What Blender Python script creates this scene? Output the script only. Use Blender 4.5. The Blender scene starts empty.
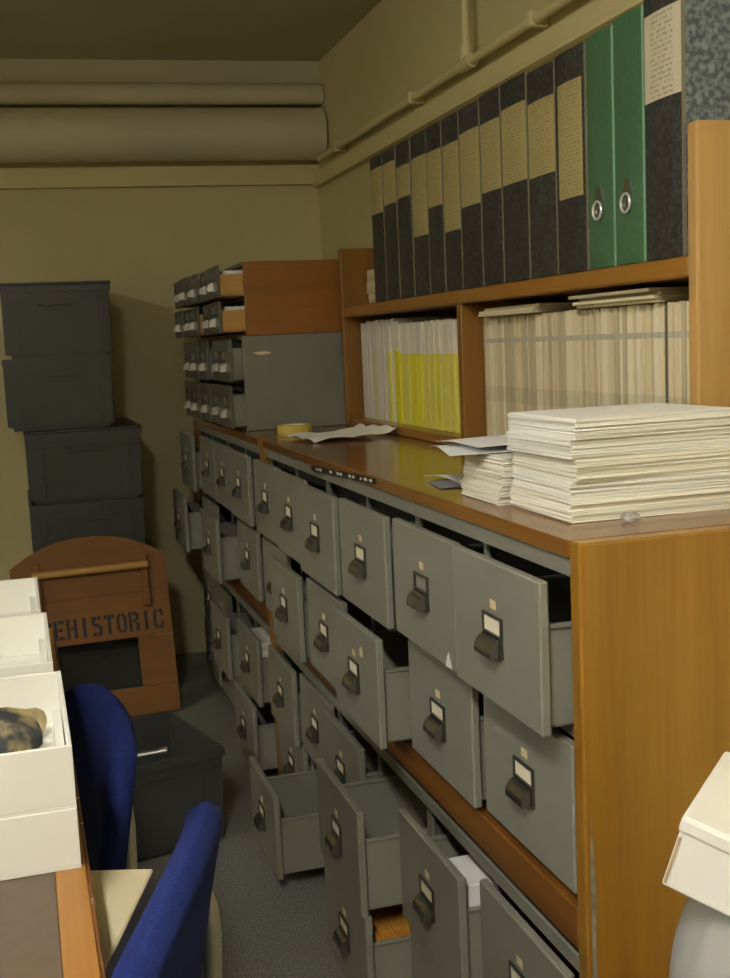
import bpy, bmesh, math, random
from mathutils import Vector, Matrix
random.seed(7)
R = math.radians
scene = bpy.context.scene
col = scene.collection

# ------------------------------------------------------------------ camera
cam_d = bpy.data.cameras.new('camera'); cam = bpy.data.objects.new('camera', cam_d); col.objects.link(cam)
cam_d.sensor_fit = 'HORIZONTAL'; cam_d.sensor_width = 36.0
cam_d.lens = 1150.0 * 36.0 / 730.0
cam_d.clip_start = 0.02; cam_d.clip_end = 50
_r = Vector((0.95593297, -0.29017928, -0.04458852)); _u = Vector((0.07934372, 0.10912725, 0.9908561)); _f = Vector((0.28266009, 0.95072984, -0.12734224))
cm = Matrix((_r, _u, -_f)).transposed().to_4x4()
cm.translation = Vector((-0.63035952, -1.24073672, 1.26299619))
cam.matrix_world = cm
scene.camera = cam

# ------------------------------------------------------------------ world, lights, exposure
w = bpy.data.worlds.new('world'); scene.world = w; w.use_nodes = True
w.node_tree.nodes['Background'].inputs[0].default_value = (0.5, 0.5, 0.5, 1)
w.node_tree.nodes['Background'].inputs[1].default_value = 0.05
scene.view_settings.view_transform = 'Standard'; scene.view_settings.look = 'None'
scene.view_settings.gamma = 1.0; scene.view_settings.use_curve_mapping = False
scene.view_settings.exposure = 1.0
LAMP_COLOR = (1.0, 0.965, 0.88)
LAMPS = [  # ceiling luminaires (their tubes are the light sources): x, y, z, length, width, tube radiance
    (-1.00, -1.30, 2.30, 1.2, 0.16, 92.0),
    (-2.80, 0.10, 2.30, 1.2, 0.16, 46.0),
]

# ------------------------------------------------------------------ materials
def mat(name, base, rough=0.5, metal=0.0, spec=0.5):
    m = bpy.data.materials.new(name); m.use_nodes = True
    b = m.node_tree.nodes['Principled BSDF']
    b.inputs['Base Color'].default_value = (*base, 1); b.inputs['Roughness'].default_value = rough
    b.inputs['Metallic'].default_value = metal; b.inputs['Specular IOR Level'].default_value = spec
    return m
def nodes(m): return m.node_tree.nodes, m.node_tree.links, m.node_tree.nodes['Principled BSDF']
def noise_mat(name, c1, c2, scale=(8, 8, 8), rough=0.5, detail=4, lo=0.35, hi=0.65, bump=0.0, bscale=None, metal=0, spec=0.5, coords='Object', ntype='noise', nscale=1.0):
    m = mat(name, c1, rough, metal, spec); N, L, b = nodes(m)
    tc = N.new('ShaderNodeTexCoord'); mp = N.new('ShaderNodeMapping'); mp.inputs['Scale'].default_value = scale
    L.new(tc.outputs[coords], mp.inputs['Vector'])
    if ntype == 'voronoi':
        t = N.new('ShaderNodeTexVoronoi'); t.inputs['Scale'].default_value = nscale; out = t.outputs['Distance']
    else:
        t = N.new('ShaderNodeTexNoise'); t.inputs['Scale'].default_value = nscale; t.inputs['Detail'].default_value = detail; out = t.outputs['Fac']
    L.new(mp.outputs[0], t.inputs['Vector'])
    r = N.new('ShaderNodeValToRGB'); r.color_ramp.elements[0].position = lo; r.color_ramp.elements[1].position = hi
    r.color_ramp.elements[0].color = (*c1, 1); r.color_ramp.elements[1].color = (*c2, 1)
    L.new(out, r.inputs['Fac']); L.new(r.outputs['Color'], b.inputs['Base Color'])
    if bump:
        bp = N.new('ShaderNodeBump'); bp.inputs['Strength'].default_value = bump; bp.inputs['Distance'].default_value = 0.002
        if bscale:
            t2 = N.new('ShaderNodeTexNoise'); t2.inputs['Scale'].default_value = bscale; t2.inputs['Detail'].default_value = 3
            L.new(tc.outputs[coords], t2.inputs['Vector']); L.new(t2.outputs['Fac'], bp.inputs['Height'])
        else: L.new(out, bp.inputs['Height'])
        L.new(bp.outputs[0], b.inputs['Normal'])
    return m
def wood(name, c1, c2, axis, rough=0.3, fine=90, coat=0.0):
    """varnished wood: long soft figure plus fine grain along the given axis"""
    m = mat(name, c1, rough); N, L, b = nodes(m)
    tc = N.new('ShaderNodeTexCoord')
    s = [1, 1, 1]; 
    def mapped(a, l):
        mp = N.new('ShaderNodeMapping'); v = [a] * 3; v['xyz'.index(axis)] = l; mp.inputs['Scale'].default_value = v
        L.new(tc.outputs['Object'], mp.inputs['Vector']); return mp.outputs[0]
    n1 = N.new('ShaderNodeTexNoise'); n1.inputs['Scale'].default_value = 1; n1.inputs['Detail'].default_value = 5; n1.inputs['Distortion'].default_value = 0.6
    L.new(mapped(11, 0.9), n1.inputs['Vector'])
    n2 = N.new('ShaderNodeTexNoise'); n2.inputs['Scale'].default_value = 1; n2.inputs['Detail'].default_value = 2
    L.new(mapped(fine * 2, 5), n2.inputs['Vector'])
    mx = N.new('ShaderNodeMath'); mx.operation = 'MULTIPLY_ADD'; mx.inputs[1].default_value = 0.22
    L.new(n2.outputs['Fac'], mx.inputs[0])
    m2 = N.new('ShaderNodeMath'); m2.operation = 'MULTIPLY'; m2.inputs[1].default_value = 0.78
    L.new(n1.outputs['Fac'], m2.inputs[0]); L.new(m2.outputs[0], mx.inputs[2])
    r = N.new('ShaderNodeValToRGB'); r.color_ramp.elements[0].position = 0.33; r.color_ramp.elements[1].position = 0.66
    r.color_ramp.elements[0].color = (*c1, 1); r.color_ramp.elements[1].color = (*c2, 1)
    L.new(mx.outputs[0], r.inputs['Fac']); L.new(r.outputs['Color'], b.inputs['Base Color'])
    b.inputs['Coat Weight'].default_value = coat; b.inputs['Coat Roughness'].default_value = 0.12
    return m
def print_mat(name, paper, ink, rows=14, width=0.06, dens=0.5, rough=0.75, yellow=None):
    """paper with rows of small illegible print (object z runs up the sheet, y across)"""
    m = mat(name, paper, rough); N, L, b = nodes(m)
    tc = N.new('ShaderNodeTexCoord'); sp = N.new('ShaderNodeSeparateXYZ'); L.new(tc.outputs['Object'], sp.inputs[0])
    ln = N.new('ShaderNodeMath'); ln.operation = 'MULTIPLY'; ln.inputs[1].default_value = rows; L.new(sp.outputs['Z'], ln.inputs[0])
    fr = N.new('ShaderNodeMath'); fr.operation = 'FRACT'; L.new(ln.outputs[0], fr.inputs[0])
    gt = N.new('ShaderNodeMath'); gt.operation = 'GREATER_THAN'; gt.inputs[1].default_value = 0.5; L.new(fr.outputs[0], gt.inputs[0])
    mp = N.new('ShaderNodeMapping'); mp.inputs['Scale'].default_value = (1, 260, rows * 1.0); L.new(tc.outputs['Object'], mp.inputs['Vector'])
    n = N.new('ShaderNodeTexNoise'); n.inputs['Scale'].default_value = 1; n.inputs['Detail'].default_value = 1; L.new(mp.outputs[0], n.inputs['Vector'])
    g2 = N.new('ShaderNodeMath'); g2.operation = 'GREATER_THAN'; g2.inputs[1].default_value = dens; L.new(n.outputs['Fac'], g2.inputs[0])
    ab = N.new('ShaderNodeMath'); ab.operation = 'ABSOLUTE'; L.new(sp.outputs['Y'], ab.inputs[0])
    lt = N.new('ShaderNodeMath'); lt.operation = 'LESS_THAN'; lt.inputs[1].default_value = width / 2; L.new(ab.outputs[0], lt.inputs[0])
    p1 = N.new('ShaderNodeMath'); p1.operation = 'MULTIPLY'; L.new(gt.outputs[0], p1.inputs[0]); L.new(g2.outputs[0], p1.inputs[1])
    p2 = N.new('ShaderNodeMath'); p2.operation = 'MULTIPLY'; L.new(p1.outputs[0], p2.inputs[0]); L.new(lt.outputs[0], p2.inputs[1])
    mx = N.new('ShaderNodeMix'); mx.data_type = 'RGBA'; mx.inputs[6].default_value = (*paper, 1); mx.inputs[7].default_value = (*ink, 1)
    L.new(p2.outputs[0], mx.inputs[0]); L.new(mx.outputs[2], b.inputs['Base Color'])
    return m
def band_mat(name, base, bands, rough=0.7):
    """printed spine: bands = [(z0, z1, colour)] in object space"""
    m = mat(name, base, rough); N, L, b = nodes(m)
    tc = N.new('ShaderNodeTexCoord'); sp = N.new('ShaderNodeSeparateXYZ'); L.new(tc.outputs['Object'], sp.inputs[0])
    cur = None
    for (z0, z1, c) in bands:
        a = N.new('ShaderNodeMath'); a.operation = 'GREATER_THAN'; a.inputs[1].default_value = z0; L.new(sp.outputs['Z'], a.inputs[0])
        d = N.new('ShaderNodeMath'); d.operation = 'LESS_THAN'; d.inputs[1].default_value = z1; L.new(sp.outputs['Z'], d.inputs[0])
        k = N.new('ShaderNodeMath'); k.operation = 'MULTIPLY'; L.new(a.outputs[0], k.inputs[0]); L.new(d.outputs[0], k.inputs[1])
        mx = N.new('ShaderNodeMix'); mx.data_type = 'RGBA'; mx.inputs[7].default_value = (*c, 1)
        if cur is None: mx.inputs[6].default_value = (*base, 1)
        else: L.new(cur, mx.inputs[6])
        L.new(k.outputs[0], mx.inputs[0]); cur = mx.outputs[2]
    L.new(cur, b.inputs['Base Color']); return m

WALL = noise_mat('cream_wall_paint', (0.57, 0.50, 0.26), (0.62, 0.545, 0.285), (2, 2, 2), 0.6, bump=0.08, bscale=60)
CEIL = noise_mat('ceiling_paint', (0.50, 0.46, 0.31), (0.55, 0.5, 0.34), (2, 2, 2), 0.8)
DUCT = noise_mat('pipe_lagging_paint', (0.62, 0.57, 0.40), (0.68, 0.63, 0.45), (3, 3, 3), 0.55)
TRIM = mat('cream_trim_paint', (0.66, 0.57, 0.29), 0.45)
FLOOR = noise_mat('speckled_vinyl', (0.11, 0.11, 0.11), (0.33, 0.325, 0.285), (1, 1, 1), 0.45, detail=2, lo=0.40, hi=0.68, nscale=240)
OAK_Z = wood('varnished_wood_upright', (0.20, 0.087, 0.008), (0.33, 0.162, 0.018), 'z', 0.28, coat=0.3)
OAK_Y = wood('varnished_wood_long', (0.14, 0.050, 0.007), (0.24, 0.094, 0.013), 'y', 0.20, coat=0.4)
OAK_L = wood('pale_varnished_wood', (0.36, 0.20, 0.06), (0.48, 0.29, 0.10), 'z', 0.35)
OAK_X = wood('varnished_wood_cross', (0.19, 0.068, 0.007), (0.28, 0.108, 0.012), 'x', 0.35)
OAK_D = wood('shelf_wood', (0.21, 0.088, 0.012), (0.31, 0.143, 0.022), 'y', 0.32, coat=0.2)
OAK_U = wood('shelf_upright_wood', (0.16, 0.066, 0.010), (0.25, 0.115, 0.02), 'z', 0.32)
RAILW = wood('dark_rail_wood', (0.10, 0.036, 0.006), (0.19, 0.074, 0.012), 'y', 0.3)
STEEL = noise_mat('grey_enamel_steel', (0.205, 0.203, 0.168), (0.228, 0.226, 0.186), (6, 6, 6), 0.42)
STEEL_IN = mat('grey_enamel_inside', (0.23, 0.225, 0.18), 0.5)
STEEL_D = mat('dark_carcass_steel', (0.10, 0.10, 0.09), 0.6)
STEEL_C = noise_mat('card_cabinet_steel', (0.155, 0.152, 0.118), (0.185, 0.18, 0.14), (5, 5, 5), 0.4)
STEEL_F = mat('card_drawer_front_steel', (0.10, 0.098, 0.075), 0.35)
CHROME = mat('worn_chrome', (0.80, 0.79, 0.76), 0.25, 0.6)
BRONZE = mat('aged_nickel_pull', (0.30, 0.30, 0.29), 0.24, 0.95)
FRAMEM = mat('dark_card_frame', (0.12, 0.115, 0.10), 0.35, 0.8)
CARD = mat('cream_card', (0.78, 0.72, 0.56), 0.8)
OLDCARD = mat('dingy_card', (0.20, 0.18, 0.13), 0.8)
STICK = mat('yellowed_sticker', (0.66, 0.55, 0.32), 0.8)
PAPER = noise_mat('white_paper', (0.84, 0.83, 0.77), (0.89, 0.88, 0.83), (4, 4, 60), 0.8)
PAPER2 = noise_mat('cream_paper', (0.83, 0.80, 0.69), (0.88, 0.86, 0.77), (4, 4, 90), 0.8)
PAPER3 = mat('bright_paper', (0.88, 0.88, 0.88), 0.75)
PAGES = mat('page_block', (0.72, 0.66, 0.50), 0.85)
CREAMS = [band_mat('journal_cream_%d' % i, c, [(0.212, 0.222, (0.44, 0.40, 0.31)), (0.085, 0.118, tuple(0.86 * v for v in c))]) for i, c in enumerate(
    [(0.62, 0.54, 0.34), (0.66, 0.58, 0.38), (0.48, 0.41, 0.26), (0.72, 0.66, 0.47)])]
DARKJ = mat('journal_dark_cover', (0.12, 0.10, 0.08), 0.6)
WHITES = [mat('journal_white_%d' % i, c, 0.65) for i, c in enumerate([(0.70, 0.65, 0.55), (0.62, 0.58, 0.54), (0.74, 0.69, 0.56), (0.66, 0.60, 0.50)])]
YELLOW = mat('journal_yellow', (0.70, 0.66, 0.02), 0.55)
YELLOW2 = mat('journal_pale_yellow', (0.68, 0.63, 0.12), 0.6)
BINDER = noise_mat('marbled_binder_cloth', (0.012, 0.012, 0.011), (0.045, 0.043, 0.038), (1, 1, 1), 0.55, detail=3, lo=0.42, hi=0.64, nscale=120)
BINDER2 = noise_mat('blue_grey_marbled_board', (0.05, 0.064, 0.075), (0.17, 0.205, 0.225), (1, 1, 1), 0.5, detail=3, lo=0.42, hi=0.62, nscale=95)
GREEN = noise_mat('green_binder_cloth', (0.038, 0.100, 0.042), (0.052, 0.128, 0.056), (200, 200, 200), 0.5)
LABEL = print_mat('aged_spine_label', (0.33, 0.265, 0.10), (0.22, 0.18, 0.075), 150, 0.075, 0.5)
LABEL2 = print_mat('pale_spine_label', (0.50, 0.44, 0.31), (0.27, 0.24, 0.18), 130, 0.062, 0.5)
WORN = mat('worn_board_edge', (0.17, 0.15, 0.10), 0.8)
CRATE = noise_mat('dark_grey_plastic', (0.042, 0.043, 0.039), (0.050, 0.051, 0.046), (5, 5, 5), 0.42)
CRATE_B = noise_mat('open_crate_plastic', (0.045, 0.046, 0.045), (0.055, 0.056, 0.054), (5, 5, 5), 0.4)
PANEL = wood('reddish_plywood', (0.16, 0.058, 0.004), (0.235, 0.094, 0.007), 'x', 0.62)
DOWEL = wood('pale_dowel_wood', (0.40, 0.21, 0.05), (0.52, 0.30, 0.08), 'x', 0.4)
INK = mat('black_stencil_paint', (0.02, 0.018, 0.015), 0.6)
BLUE = noise_mat('blue_upholstery', (0.007, 0.013, 0.075), (0.012, 0.022, 0.115), (1, 1, 1), 0.9, detail=2, nscale=400, bump=0.15, spec=0.15)
TUBE = mat('grey_painted_tube', (0.42, 0.42, 0.38), 0.35, 0.3)
TABLE = noise_mat('brown_laminate', (0.075, 0.05, 0.03), (0.09, 0.06, 0.036), (1, 1, 1), 0.35, nscale=60)
LIP = wood('table_edge_wood', (0.27, 0.115, 0.02), (0.38, 0.18, 0.04), 'y', 0.35)
WORNLIP = noise_mat('worn_table_edge', (0.13, 0.05, 0.012), (0.55, 0.42, 0.28), (1, 1, 1), 0.5, lo=0.62, hi=0.68, nscale=70)
WHITEBOX = mat('white_card_box', (0.82, 0.81, 0.75), 0.6)
WHITEBOX2 = noise_mat('white_corrugated_box', (0.78, 0.76, 0.70), (0.84, 0.82, 0.77), (3, 3, 3), 0.7)
CORR = mat('bare_corrugated_edge', (0.42, 0.33, 0.18), 0.9)
CREAMBOX = noise_mat('cream_carton', (0.72, 0.63, 0.40), (0.76, 0.67, 0.44), (3, 3, 3), 0.6)
ROCK = noise_mat('flint_rock', (0.03, 0.035, 0.04), (0.58, 0.45, 0.20), (1, 1, 1), 0.7, detail=6, lo=0.44, hi=0.66, nscale=24, bump=0.6)
ROCK2 = noise_mat('tan_rock', (0.30, 0.24, 0.13), (0.66, 0.55, 0.30), (1, 1, 1), 0.75, detail=6, lo=0.35, hi=0.6, nscale=26, bump=0.6)
FLAKE = mat('pale_flake', (0.70, 0.66, 0.54), 0.7)
TAPE = mat('yellow_tape', (0.62, 0.47, 0.09), 0.4)
BLACKT = mat('black_label_tape', (0.012, 0.012, 0.012), 0.3)
WHITEM = mat('white_lettering', (0.7, 0.7, 0.66), 0.6)
ORANGEC = noise_mat('orange_index_card', (0.62, 0.27, 0.03), (0.75, 0.36, 0.05), (3, 90, 3), 0.75)
METAL = mat('grey_metal_tube', (0.5, 0.5, 0.48), 0.3, 0.9)
GREYP = mat('grey_printed_paper', (0.24, 0.24, 0.25), 0.7)
LAMPM = mat('lamp_housing_white', (0.8, 0.8, 0.78), 0.5)
CLEAR = mat('clear_plastic', (0.80, 0.82, 0.84), 0.22)
CLEAR.node_tree.nodes['Principled BSDF'].inputs['Transmission Weight'].default_value = 0.75
CLEAR.node_tree.nodes['Principled BSDF'].inputs['IOR'].default_value = 1.2
SACK = noise_mat('folded_cream_packing', (0.66, 0.62, 0.52), (0.76, 0.72, 0.62), (6, 6, 6), 0.8)

# ------------------------------------------------------------------ mesh helpers
class MB:
    def __init__(s): s.bm = bmesh.new()
    def box(s, x0, x1, y0, y1, z0, z1, bev=0.0, seg=1):
        b = bmesh.new(); bmesh.ops.create_cube(b, size=1)
        for v in b.verts: v.co = Vector(((x0 + x1) / 2 + v.co.x * (x1 - x0), (y0 + y1) / 2 + v.co.y * (y1 - y0), (z0 + z1) / 2 + v.co.z * (z1 - z0)))
        if bev: bmesh.ops.bevel(b, geom=b.edges[:], offset=bev, segments=seg, affect='EDGES', profile=0.5)
        return s.join(b)
    def join(s, b, mtx=None):
        if mtx is not None: bmesh.ops.transform(b, matrix=mtx, verts=b.verts)
        me = bpy.data.meshes.new('tmp'); b.to_mesh(me); b.free(); s.bm.from_mesh(me); bpy.data.meshes.remove(me); return s
    def cyl(s, p, q, r, n=12, caps=True, r2=None):
        p, q = Vector(p), Vector(q); d = q - p; b = bmesh.new()
        bmesh.ops.create_cone(b, cap_ends=caps, segments=n, radius1=r, radius2=r if r2 is None else r2, depth=d.length)
        return s.join(b, Matrix.Translation((p + q) / 2) @ d.to_track_quat('Z', 'Y').to_matrix().to_4x4())
    def tube(s, pts, r, n=10):
        pts = [Vector(p) for p in pts]; b = s.bm; rings = []
        up = None
        for i, p in enumerate(pts):
            t = (pts[min(i + 1, len(pts) - 1)] - pts[max(i - 1, 0)]).normalized()
            if up is None: up = t.orthogonal().normalized()
            up = (up - t * up.dot(t)).normalized(); sd = t.cross(up)
            rings.append([b.verts.new(p + r * (math.cos(a) * up + math.sin(a) * sd)) for a in [2 * math.pi * k / n for k in range(n)]])
        for a, c in zip(rings, rings[1:]):
            for k in range(n): b.faces.new((a[k], a[(k + 1) % n], c[(k + 1) % n], c[k]))
        b.faces.new(rings[0][::-1]); b.faces.new(rings[-1]); return s
    def prism(s, poly, axis, a0, a1):
        """extrude a 2-D polygon along an axis; poly is in the other two axes in xyz order"""
        def P(u, v, a): return {'x': (a, u, v), 'y': (u, a, v), 'z': (u, v, a)}[axis]
        b = s.bm; A = [b.verts.new(P(u, v, a0)) for u, v in poly]; B = [b.verts.new(P(u, v, a1)) for u, v in poly]
        n = len(poly); b.faces.new(A); b.faces.new(B[::-1])
        for i in range(n): b.faces.new((A[i], B[i], B[(i + 1) % n], A[(i + 1) % n]))
        return s
    def ring_prism(s, outer, inner, axis, a0, a1):
        def P(u, v, a): return {'x': (a, u, v), 'y': (u, a, v), 'z': (u, v, a)}[axis]
        b = s.bm; n = len(outer)
        V = [[b.verts.new(P(u, v, a)) for u, v in poly] for poly in (outer, inner) for a in (a0, a1)]
        o0, o1, i0, i1 = V
        for i in range(n):
            j = (i + 1) % n
            for q in ((o0[i], o0[j], o1[j], o1[i]), (i0[i], i1[i], i1[j], i0[j]), (o0[i], i0[i], i0[j], o0[j]), (o1[i], o1[j], i1[j], i1[i])): b.faces.new(q)
        return s
    def grid(s, fn, nu, nv, thick=None):
        b = s.bm; G = [[b.verts.new(fn(i / nu, j / nv)) for j in range(nv + 1)] for i in range(nu + 1)]
        for i in range(nu):
            for j in range(nv): b.faces.new((G[i][j], G[i + 1][j], G[i + 1][j + 1], G[i][j + 1]))
        return s
    def mesh(s, name, m, smooth=False):
        bmesh.ops.recalc_face_normals(s.bm, faces=s.bm.faces[:])
        me = bpy.data.meshes.new(name); s.bm.to_mesh(me); s.bm.free()
        if m: me.materials.append(m)
        if smooth:
            for p in me.polygons: p.use_smooth = True
            me.set_sharp_from_angle(angle=R(40))
        return me
    def build(s, name, m, parent=None, loc=None, smooth=False):
        return put(name, s.mesh(name, m, smooth), parent, loc)
    def world(s, name, m, parent, smooth=False):
        """geometry given in world coordinates, parented to an unrotated empty"""
        bmesh.ops.translate(s.bm, verts=s.bm.verts[:], vec=-Vector(parent.location)); return s.build(name, m, parent, smooth=smooth)
def put(name, me, parent=None, loc=None, rot=None):
    o = bpy.data.objects.new(name, me); col.objects.link(o)
    if parent: o.parent = parent
    if loc is not None: o.location = loc
    if rot is not None: o.rotation_euler = rot
    return o
def tag(o, label=None, cat=None, group=None, kind=None):
    for k, v in (('label', label), ('category', cat), ('group', group), ('kind', kind)):
        if v: o[k] = v
    return o
def thing(name, label, cat, loc=(0, 0, 0), rz=0, group=None):
    o = bpy.data.objects.new(name, None); col.objects.link(o); o.location = loc; o.rotation_euler = (0, 0, rz); o.empty_display_size = 0.05
    return tag(o, label, cat, group)
def struct(name, mb, m, smooth=False):
    return tag(mb.build(name, m, smooth=smooth), kind='structure')

# ------------------------------------------------------------------ the room
XW, YB, SL, H = 0.62, 3.44, 0.070, 2.372       # right wall, back corner, back-wall skew, ceiling
XL, YN = -4.0, -3.3
def yb(x): return YB + (XW - x) * SL
struct('floor', MB().box(XL, XW, YN, yb(XL) + .1, -0.1, 0), FLOOR)
struct('ceiling', MB().box(XL, XW, YN, yb(XL) + .1, H, H + 0.1), CEIL)
struct('wall_right', MB().box(XW, XW + 0.1, YN, YB + 0.1, -0.1, H + 0.1), WALL)
struct('wall_left', MB().box(XL - 0.1, XL, YN, yb(XL) + 0.1, -0.1, H + 0.1), WALL)
struct('wall_front', MB().box(XL - 0.1, XW + 0.1, YN - 0.1, YN, -0.1, H + 0.1), WALL)
struct('wall_back', MB().prism([(XL - .1, yb(XL - .1)), (XW + .1, yb(XW + .1)), (XW + .1, yb(XW + .1) + .12), (XL - .1, yb(XL - .1) + .12)], 'z', -0.1, H + 0.1), WALL)
def backbar(z0, z1, d, x1=XW):
    return MB().prism([(XL, yb(XL) - d), (x1, yb(x1) - d), (x1, yb(x1)), (XL, yb(XL))], 'z', z0, z1)
struct('trim_1', backbar(1.918, 1.985, 0.022), TRIM)                       # rail under the pipes, back wall
struct('trim_2', backbar(1.908, 1.918, 0.030), TRIM)
struct('trim_3', MB().box(XW - 0.022, XW, YN, YB - 0.03, 1.905, 1.955, 0.003), TRIM)    # rail on the right wall
struct('trim_4', MB().box(XW - 0.030, XW, YN, YB - 0.03, 1.893, 1.903), TRIM)
struct('trim_5', backbar(2.285, H, 0.10), CEIL)                             # boxed ledge under the ceiling
def backpipe(name, label, z, r, d, m, x1=XW - 0.002):
    mb = MB(); n = 28
    mb.cyl((XL + .01, yb(XL) - d, z), (x1, yb(x1) - d, z), r, n)
    return tag(mb.build(name, m, smooth=True), label, 'pipe')
backpipe('lagged_pipe', 'thick cream lagged pipe running along the back wall above the rail', 2.092, 0.100, 0.105, DUCT)
backpipe('heating_pipe', 'thin cream pipe along the back wall just above the thick lagged pipe', 2.242, 0.040, 0.12, DUCT)
# conduit along the right wall
p = thing('conduit_pipe', 'cream painted conduit on the right wall with a tee to the ceiling', 'pipe', (XW, 1.72, 1.985))
MB().tube([(0.586, y, 1.985) for y in (-2.6, 0, 1.0, 1.72, 2.6, 3.28)], 0.0125, 12).world('pipe_run', TRIM, p, True)
MB().cyl((0.586, 1.72, 1.985), (0.586, 1.72, H - 0.001), 0.0125, 12).world('riser', TRIM, p, True)
MB().cyl((0.586, 1.68, 1.985), (0.586, 1.76, 1.985), 0.0185, 14).cyl((0.586, 1.72, 1.985), (0.586, 1.72, 2.03), 0.0185, 14).world('tee_joint', TRIM, p, True)
for y in (0.5, 1.30, 2.15, 3.0):
    MB().box(0.568, 0.619, y - 0.011, y + 0.011, 1.967, 2.003, 0.003).world('clamp', TRIM, p)
mb = MB(); mb.cyl((XW - 0.001, 3.30, 2.085), (XW - 0.02, 3.30, 2.085), 0.028, 14, r2=0.018)
tag(mb.build('wall_fitting', mat('dark_rubber', (0.03, 0.025, 0.02), 0.6), smooth=True), 'small dark round fitting high on the right wall by the pipe ends', 'fitting')

# ceiling lamps (real luminaires, behind and left of the view)
for i, (lx, ly, lz, ll, lw, pw) in enumerate(LAMPS):
    DIFF = mat('fluorescent_tube_%d' % i, (0.9, 0.9, 0.85), 0.5); _b = DIFF.node_tree.nodes['Principled BSDF']
    _b.inputs['Emission Color'].default_value = (*LAMP_COLOR, 1); _b.inputs['Emission Strength'].default_value = pw
    t = thing('ceiling_lamp', ['white fluorescent ceiling lamp behind the near end of the table', 'white fluorescent ceiling lamp far to the left of the table'][i], 'lamp', (lx, ly, lz), group='ceiling lamps')
    MB().box(-lw / 2 - .02, lw / 2 + .02, -ll / 2 - .03, ll / 2 + .03, -0.005, H - lz - 0.0005, 0.004).build('housing', LAMPM, t)
    MB().cyl((-.04, -ll / 2, -0.03), (-.04, ll / 2, -0.03), 0.013).build('fluorescent_tube', DIFF, t, smooth=True)
    MB().cyl((.04, -ll / 2, -0.03), (.04, ll / 2, -0.03), 0.013).build('fluorescent_tube', DIFF, t, smooth=True)
    for sy in (-1, 1): MB().box(-lw / 2, lw / 2, sy * (ll / 2 + .012) - .0115, sy * (ll / 2 + .012) + .0115, -.05, -.0055, .003).build('end_cap', LAMPM, t)

# ------------------------------------------------------------------ wooden drawer cabinets
W, FH = 0.3015, 0.199                 # column pitch, drawer-front height
Z1, Z2, Z3, Z4 = 0.761, 0.546, 0.240, 0.042
CH = 1.01
def wood_cabinet(y0, ncol, label, name='wooden_cabinet'):
    L = ncol * W + .004; t = thing(name, label, 'cabinet', (0, y0, 0))
    y1 = y0 + .03 + L; D = XW - 0.003
    MB().box(0, D, y0 + .003, y0 + .03, 0, CH, 0.003).world('side_panel', OAK_Z, t)
    MB().box(0, D, y1, y1 + .03, 0, CH, 0.003).world('side_panel', OAK_Z, t)
    MB().box(-0.002, D, y0 + .03, y1, 0.987, CH, 0.003).world('top', OAK_Y, t)
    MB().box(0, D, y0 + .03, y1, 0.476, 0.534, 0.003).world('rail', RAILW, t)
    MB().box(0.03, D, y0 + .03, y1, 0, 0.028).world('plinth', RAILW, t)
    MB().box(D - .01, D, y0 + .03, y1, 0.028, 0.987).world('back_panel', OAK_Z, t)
    return t
wc = wood_cabinet(-0.013, 6, 'long wooden cabinet of grey drawers with the glossy counter top')
wood_cabinet(1.862, 4, 'wooden cabinet of grey drawers by the back wall under the card files')

VENEER = noise_mat('chipped_veneer', (0.16, 0.13, 0.08), (0.26, 0.24, 0.17), (1, 1, 1), 0.8, nscale=40)
MB().prism([(.006, .30), (.013, .31), (.015, .42), (.012, .50), (.014, .56), (.009, .66), (.006, .60), (.007, .47), (.004, .40)], 'y', -.0106, -.0100).world('chipped_veneer', VENEER, wc)
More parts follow.
